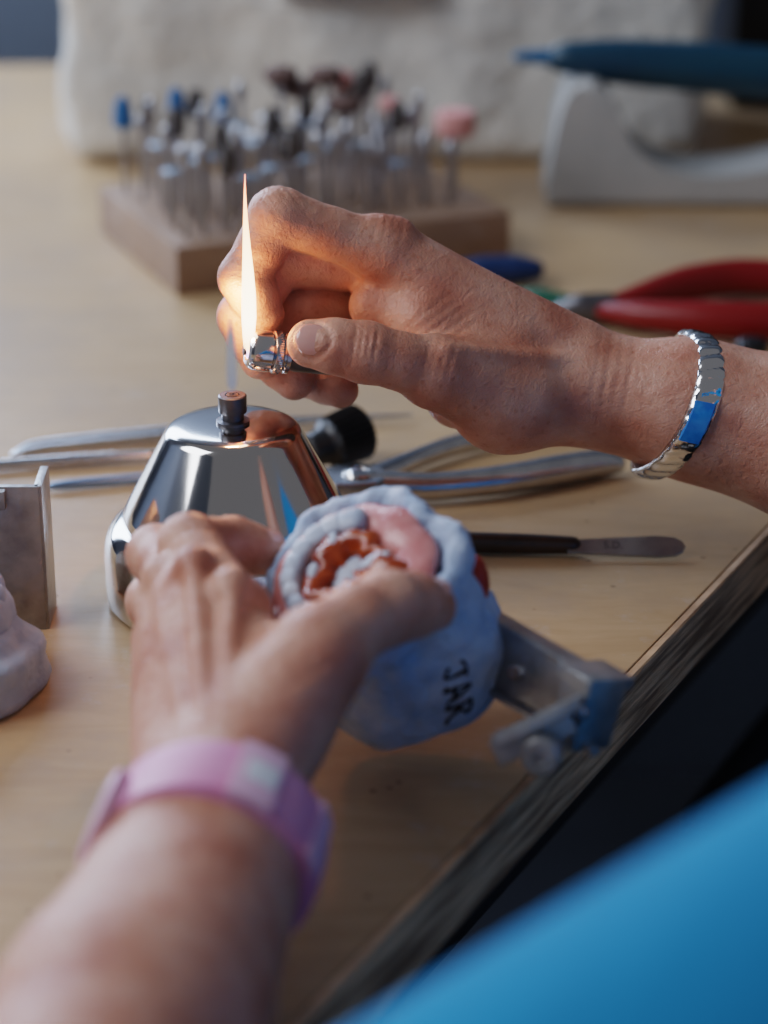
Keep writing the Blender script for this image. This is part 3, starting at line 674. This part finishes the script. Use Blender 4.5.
# ------------------------------------------------------------ small tools on the bench
kn=thing("wax_knife",(5,84.3,0),"wax knife with black wooden handle and steel spatula blade","wax knife")
obj("handle",stube([(-.5,84.2,.45),(2.5,84.3,.47),(5,84.25,.45),(7.2,84.15,.42)],[.36,.42,.40,.34],16),MAT("black_wood",(.02,.012,.01),.35,0,(.05,.025,.015),90,coat=.3),kn)
obj("blade",prism([(7.0,-.30),(8.2,-.36),(10.4,-.48),(11.1,-.44),(11.4,-.25),(11.5,0),(11.4,.25),(11.1,.44),(10.4,.48),(8.2,.36),(7.0,.30)],-.06,.06,Matrix.Translation((0,84.0,.42))@Matrix.Rotation(math.radians(30),4,'X'),.03,1),BLADE,kn,ang=25)
text("S.D.",.46,Matrix.Translation((8.75,83.98,.5))@Matrix.Rotation(math.radians(30),4,'X'),ENGR,kn,"engraving",.006,-.008)
pl=thing("pliers",(3,90.5,0),"polished steel wire pliers with curved handles lying on the bench","pliers")
obj("handle",stube([(-1.2,89.2,.8),(0,89.2,.8),(1.9,89.3,.75),(4.7,90.1,.72),(7.2,91.3,.68),(8.8,92.1,.62),(9.6,92.3,.55)],[.75,.64,.54,.60,.64,.60,.40],20),STEELB,pl)
obj("handle",stube([(-1.4,89.7,.65),(-.2,90.9,.6),(1.2,92.6,.6),(3.0,94.3,.6),(5.6,95.9,.6),(8.2,96.9,.6)],[.66,.52,.42,.44,.48,.36],18),STEELB,pl)
obj("jaw",prism([(-4.2,88.6),(-4.1,88.25),(-2.6,88.1),(-1.4,88.0),(-.3,88.2),(.2,89.0),(0,89.9),(-.9,90.5),(-2.0,90.2),(-3.2,89.3)],.15,1.35,None,.18,3),STEELB,pl,label="broad flat joint and jaws",ang=30)
obj("pivot",lathe([(.62,0),(.66,.06),(.60,.16),(.40,.2),(.36,.1),(.1,.1)],T(-1.0,89.2,1.33),32),STEEL,pl,label="round rivet")
cp=thing("burner_cap",(-1.7,92.9,0),"ribbed black plastic burner cap lying on its side","cap")
Mcap=frame(Vector((-3.1,92.1,1.15)),Vector((1,.75,.16)),(0,0,1))
obj("cap_shell",lathe([(.60,0),(.70,.08),(.80,.8),(.88,.9),(.98,1.0),(1.02,1.1),(1.10,2.6),(1.04,2.75),(.85,2.78),(.8,2.6),(.2,2.5)],Mcap,56,knurl=(5,6),ka=.10),BLACKP,cp,ang=22)
tw=thing("tweezers",(-7,96,0),"long steel tweezers lying on the bench","tweezers")
for s_ in (.35,-.35):
    obj("arm",stube([(-15.6,94.0+s_*.3,.3),(-15.0,94.8+s_,.33),(-13.7,95.4+s_,.33),(-10,96.5+s_,.33),(-5,97.8+s_*.7,.33),(1.2,98.6,.35)],[(.1,.14),(.12,.22),(.12,.26),(.12,.26),(.1,.2),.07],10),STEELB,tw)
ss=thing("wax_spatula",(-12,93.8,0),"steel dental spatula with a ribbed grip","spatula")
obj("grip",stube([(-16.8,92.6,.32),(-13,93.3,.32),(-9.5,93.9,.32)],[.22,.27,.22],12),STEELB,ss)
obj("tip",stube([(-9.5,93.9,.32),(-7.5,94.4,.3),(-6.2,94.7,.2)],[.14,.1,.16],10),STEELB,ss)
g=G()
for i in range(9): g.add(lathe([(.27,-.04),(.31,0),(.27,.04)],frame(Vector((-14.2+i*.35,93.07+i*.064,.32)),(1,.19,0),(0,0,1)),14))
obj("grip_rings",g,STEELB,ss)
pr=thing("dental_probe",(-12,91,0),"thin blue-steel dental probe lying on the bench","dental probe")
obj("shaft",stube([(-13.7,90.5,.25),(-12.8,90.7,.28),(-9.5,91.5,.28),(-6,92.4,.25)],[.1,.2,.22,.16],12),MAT("blued_steel",(.20,.30,.45),.3,.9),pr)
brk=thing("steel_bracket",(-14,78.5,0),"upright grey steel channel bracket standing on the bench","bracket")
g=G(); g.add(box((5.2,.3,5.5),T(-14.65,77.7,2.75),.04)); g.add(box((.3,2.0,5.5),T(-12.1,78.6,2.75),.04)); g.add(box((.3,2.6,5.5),T(-17.15,78.9,2.75),.04))
obj("channel",g,CASTM,brk)
obj("lip",box((2.6,.5,.7),T(-14.5,77.45,5.1),.05),CASTM,brk)
c2=thing("plaster_model",(-14.9,72.9,0),"stepped blue-white plaster dental model standing on the bench","plaster dental model")
def r2_(t,z):
    k=1+.04*math.sin(3*t+z)+.02*math.sin(8*t)+.03*MN.noise(Vector((math.cos(t)*2,math.sin(t)*2,z))); return 3.5*k,3.3*k
obj("model_base",blob([(.90,0),(.98,.12),(1.0,.5),(.97,1.2),(.99,1.6),(.96,1.85),(.88,1.95),(.82,2.05),(.79,2.3),(.74,2.6),(.4,2.6)],T(-15.0,72.7),r2_,80),PLASTW,c2,ang=None)
arc=[Vector((-15.1+2.1*math.cos(math.radians(t)),72.9+2.1*math.sin(math.radians(t)),2.7)) for t in range(-130,131,8)]
obj("ridge",tube(arc,[(.85+.07*math.sin(i*2.2),.62+.05*math.sin(i*1.9)) for i in range(len(arc))],16),PLASTW,c2,ang=None)
g=G()
for i in range(11):
    t=math.radians(-118+236*i/10); g.add(ell((0,0,0),(.44,.38,.62),T(-15.1+2.1*math.cos(t),72.9+2.1*math.sin(t),3.35+.1*math.sin(i*2.1),t+math.pi/2),16,10,.03,.75))
obj("teeth",g,PLASTW,c2,ang=None)
rp=thing("cutting_pliers",(16,113.5,0),"red-handled cutting pliers lying on the bench","pliers")
obj("handle",stube([(10.6,112.4,.8),(12.7,113.6,1.0),(15.1,115.4,1.1),(18,116.6,1.1),(22,116.4,1.0),(26,115,1.0)],[.4,.7,.9,.95,.9,.8],16),REDP,rp)
obj("handle",stube([(10.6,112.0,.8),(12.4,110.8,1.0),(15.3,109.8,1.1),(18.5,109.4,1.1),(22,109.8,1.0),(26,110.8,1.0)],[.4,.7,.9,.95,.9,.8],16),REDP,rp)
obj("jaw",stube([(11,112.2,.8),(9.6,112.3,.8),(8.2,112.4,.6)],[(.9,.5),(.8,.5),(.3,.3)],16),DARKM,rp)
bk=thing("black_knob",(17.2,106.6,0),"small black plastic knob lying on the bench","knob")
obj("knob_body",lathe([(.6,0),(.75,.1),(.75,1.0),(.6,1.15),(.2,1.2)],T(17.2,106.6,0),24),BLACKP,bk)
nv=thing("blue_handle_tool",(6,119,0),"small tool with a flattened dark blue handle","tool")
obj("grip",stube([(3.2,118.6,.8),(5,118.9,.8),(6.8,119.0,.8),(7.8,118.9,.8)],[(.35,.4),(.7,.85),(.7,.95),(.5,.7)],18),NAVYP,nv)
obj("shank",stube([(3.2,118.6,.7),(1.2,118.4,.5),(-.5,118.3,.3)],[.25,.18,.12],12),STEELB,nv)
gn=thing("green_screwdriver",(8,115,0),"small green-handled screwdriver lying on the bench","screwdriver")
obj("grip",stube([(6.8,115.4,.45),(7.8,115.1,.5),(9.2,114.6,.45)],[.35,.5,.35],16),GREENP,gn)
obj("shaft",stube([(9.2,114.6,.42),(11.6,113.8,.4)],[.14,.12],10),STEELB,gn)

# ------------------------------------------------------------ bur rack
F0=Vector((-10.5,116.8,0)); ex=Vector((.93,.368,0)); ey=Vector((-.40,.917,0)); rz=math.atan2(.368,.93)
rk=thing("bur_rack",tuple(F0+ex*9+ey*6),"wooden block rack drilled to hold dental burs","rack")
cc=[F0,F0+ex*18.5,F0+ex*18.5+ey*13,F0+ey*13]
obj("rack_block",prism([(p.x,p.y) for p in cc],0,2.6,None,.12),BLOCKW,rk)
def rawmesh(name,vf,mat,ang=40):
    me=bpy.data.meshes.new(name); me.from_pydata([tuple(Vector(p)*S) for p in vf[0]],[],vf[1]); me.materials.append(mat)
    me.polygons.foreach_set("use_smooth",[True]*len(vf[1]))
    bm=bmesh.new(); bm.from_mesh(me); bmesh.ops.recalc_face_normals(bm,faces=bm.faces); bm.to_mesh(me); bm.free(); me.update(); me.set_sharp_from_angle(angle=math.radians(ang)); return me
heads={
 "blue":(lathe([(.2,-.1),(.42,0),(.55,.15),(.48,.9),(.36,1.45),(.12,1.7)],None,20),BLUEST,"bur with a blue conical grinding stone head"),
 "disc":(lathe([(.12,-.2),(.50,-.08),(.60,0),(.54,.08),(.15,.14)],None,20),GREYST,"bur with a small grey metal disc head"),
 "brush":(lathe([(.2,-.15),(.75,.0),(.95,.3),(.95,.6),(.7,.85),(.2,.9)],None,24,knurl=(2,3)),BRIST,"bur with a round brown bristle brush head"),
 "stone":(lathe([(.15,-.1),(.38,.05),(.48,.5),(.42,1.1),(.26,1.5),(.1,1.6)],None,20),DARKST,"bur with a dark bud-shaped abrasive head"),
 "pink":(lathe([(.3,-.1),(1.0,0),(1.08,.12),(1.08,1.1),(1.0,1.25),(.3,1.28)],None,28),PINKST,"bur with a wide pink cylindrical stone head"),
 "bud":(lathe([(.14,0),(.24,.15),(.29,.6),(.22,1.1),(.06,1.3)],None,14),SHAFTM,"slim steel bur with a flame-shaped cutting head"),
 "wheel":(lathe([(.2,-.1),(.7,-.06),(.75,0),(.75,.12),(.7,.18),(.2,.2)],None,24),WHITEB,"bur with a flat white polishing wheel"),
 "rose":(lathe([(.15,-.1),(.5,.05),(.65,.4),(.5,.75),(.15,.9)],None,20),PINKST,"bur with a pinkish rounded stone head"),
}
proto={}
for k,(vf,mat,lab) in heads.items():
    proto[k]=bpy.data.objects.new("head",rawmesh("bur_head_"+k,vf,mat))
shaft_proto=bpy.data.objects.new("shaft",rawmesh("bur_shaft",lathe([(.14,0),(.15,.02),(.15,.96),(.12,1.0)],None,12),SHAFTM))
def bur(kind,s_,t_,h):
    p=F0+ex*s_+ey*t_+Vector((0,0,2.6))
    eo=bpy.data.objects.new("dental_bur",None); eo.empty_display_size=.005; COL.objects.link(eo); eo.location=m(p)
    eo["label"]=heads[kind][2]; eo["category"]="dental bur"; eo["group"]="burs standing in the wooden rack"
    sh=shaft_proto.copy(); COL.objects.link(sh); sh.parent=eo; sh.scale=(1,1,h)
    hd=proto[kind].copy(); COL.objects.link(hd); hd.parent=eo; hd.location=(0,0,h*S)
layout=[("blue",1,11.2,3.6),("bud",2.3,10.4,4.0),("blue",3.9,10.8,3.9),("stone",2.6,11.9,3.4),("stone",5.1,11.2,3.8),("blue",6.6,11.0,3.4),("bud",7.8,11.6,4.2),("brush",9.8,10.6,5.4),("brush",11.0,10.9,4.5),("stone",10.3,12.0,4.5),("brush",12.0,9.6,5.4),("rose",13.4,10.8,4.9),("brush",14.2,11.6,4.2),("stone",15.0,10.6,4.6),("bud",16,10.8,3.9),("wheel",17.2,10.2,2.8)]
kinds=("disc","stone","bud","disc","disc","bud","stone","disc","bud","wheel","disc","stone","bud")
c_=0
for i in range(8):
    for j in range(4):
        c_+=1
        layout.append((kinds[(c_*5)%13],1.0+i*1.2+.2*j+.12*math.sin(c_*2.1),1.5+j*1.85+.2*(i%2),2.7+.9*abs(math.sin(c_*1.7))+.12*j))
layout+=[("bud",1.3,9.2,3.4),("stone",3.2,9.5,3.2),("bud",4.9,9.3,3.7),("wheel",8.6,9.2,3.8),("disc",6.9,9.2,3.6),
 ("bud",10.9,6.9,3.8),("stone",10.6,8.9,3.6),("brush",12.3,7.7,4.2),("stone",13.6,8.6,4.5),("rose",15.1,8.0,3.9),("bud",16.8,8.0,3.6),
 ("bud",11.2,4.6,3.2),("disc",12.1,5.4,3.0),("bud",13.1,5.4,3.3),("stone",14.5,5.6,3.5),("pink",17.4,4.6,3.2),("disc",14.2,7.0,3.3),("bud",15.6,6.3,3.3),("bud",12.7,4.0,2.9),
 ("bud",11.4,2.3,2.7),("bud",12.3,2.8,2.4),("disc",13.5,3.0,2.4),("bud",14.7,2.6,2.6),("bud",16.1,2.4,2.2),("bud",15.4,3.9,2.6)]
for l in layout: bur(*l)

# ------------------------------------------------------------ rear: rough white casing, handpiece
wb=thing("dust_extractor_box",(0,151,0),"rough white casing with a grey metal slot on the bench","box")
bm=bmesh.new(); bmesh.ops.create_cube(bm,size=1)
for v in bm.verts: v.co=Vector((v.co.x*39,v.co.y*16,v.co.z*12.4))
bmesh.ops.bevel(bm,geom=list(bm.edges),offset=1.6,segments=4,affect='EDGES',profile=.5)
bmesh.ops.subdivide_edges(bm,edges=[e_ for e_ in bm.edges if e_.calc_length()>5],cuts=24,use_grid_fill=True)
for v in bm.verts:
    if v.co.z>-5.5: v.co+=v.co.normalized()*(MN.noise(v.co*.22)*1.1+MN.noise(v.co*.6)*.2)
obj("casing",bmout(bm,T(0,151.2,6.25)),ROUGHW,wb,ang=None)
obj("slot",box((9,.8,1.2),T(-1.6,142.4,10.9),.1),CASTM,wb,label="grey metal slot")
sd=thing("handpiece_stand",(15,135,0),"grey-white moulded plastic handpiece stand on the bench","stand")
prof2=[(9.4,0),(9.3,1.2),(9.6,3.6),(10.1,5.8),(10.7,6.9),(11.5,7.3),(12.5,6.9),(13.3,5.4),(14.2,3.6),(15.8,2.4),(18,1.9),(21,2.1),(24,3.0),(26,4.6),(27.4,5.2),(28.6,4.6),(29,2),(29,0)]
MS=Matrix(((1,0,0,0),(0,0,-1,138.6),(0,1,0,0),(0,0,0,1)))
obj("stand_body",prism([(p.x,p.y) for p in smoothpts([Vector((a_,b_,0)) for a_,b_ in prof2],4)],0,5.2,MS,.6,3),STANDW,sd,ang=45)
hp=thing("electric_handpiece",(16,136,7),"dark teal electric handpiece resting on its stand","handpiece")
obj("handpiece_body",stube([(10,136,8.1),(11,136,8.1),(13.5,136,7.9),(18,136,7.6),(24,136,7.1),(30,136,6.6)],[.8,1.0,1.3,1.45,1.45,1.2],28),TEAL,hp)
obj("nose_cone",stube([(7.6,136,8.2),(8.6,136,8.2),(9.8,136,8.15)],[.28,.4,.55],20),TEALL,hp,label="blue nose cone")
dk=thing("equipment_case",(42,164,0),"black equipment case at the rear of the bench","case")
obj("case_body",box((38,10,24),T(42,163,12.05),.6),BLACKP,dk)
obj("case_lid",box((38.6,10.6,3),T(42,163,25.6),.5),BLACKP,dk)

# ------------------------------------------------------------ setting
def struct(name,size,c,mat):
    o_=obj(name,box(size,T(*c),0),mat,origin=c,ang=None); o_["kind"]="structure"; return o_
struct("floor",(420,420,4),(0,60,-77),FLOORM)
struct("wall_back",(420,6,260),(0,206,55),WALL)
struct("wall_left",(6,420,260),(-150,60,55),WALL)
for o_ in list(bpy.data.objects):
    if "o" in o_: del o_["o"]

# ------------------------------------------------------------ lights
def area(loc,target,sx_,sy_,power,col):
    l=bpy.data.lights.new("window_and_fill_light",'AREA'); l.shape='RECTANGLE'; l.size=sx_; l.size_y=sy_; l.energy=power; l.color=col
    o_=bpy.data.objects.new("window_and_fill_light",l); COL.objects.link(o_); o_.location=m(loc)
    d=(m(target)-m(loc)).normalized(); o_.rotation_euler=d.to_track_quat('-Z','Y').to_euler(); return o_
area((-58,198,46),(-8,95,0),1.0,.8,27,(.62,.76,1))
area((-105,60,100),(0,88,5),.9,.8,13,(.88,.92,1))  # added fill lamp from the side, not the window
l=bpy.data.lights.new("flame_light",'POINT'); l.energy=.12; l.color=(1,.42,.20); l.shadow_soft_size=.004
o_=bpy.data.objects.new("flame_light",l); COL.objects.link(o_); o_.location=m(fb+Vector((-.65,-.2,1.8)))
wd=bpy.data.worlds.new("World"); bpy.context.scene.world=wd; wd.use_nodes=True
wd.node_tree.nodes["Background"].inputs[0].default_value=(.76,.77,.84,1); wd.node_tree.nodes["Background"].inputs[1].default_value=.18

# ------------------------------------------------------------ camera
cd=bpy.data.cameras.new("camera"); cam=bpy.data.objects.new("camera",cd); COL.objects.link(cam)
cam.location=m((0,0,CH)); cam.rotation_euler=(math.radians(90-22.7),0,0)
cd.sensor_fit='VERTICAL'; cd.sensor_height=36; cd.sensor_width=27; cd.lens=84.375; cd.clip_start=.02; cd.clip_end=20
cd.dof.use_dof=True; cd.dof.focus_distance=.845; cd.dof.aperture_fstop=5.2
bpy.context.scene.camera=cam
bpy.context.scene.view_settings.view_transform='Filmic'
bpy.context.scene.view_settings.look='Medium High Contrast'
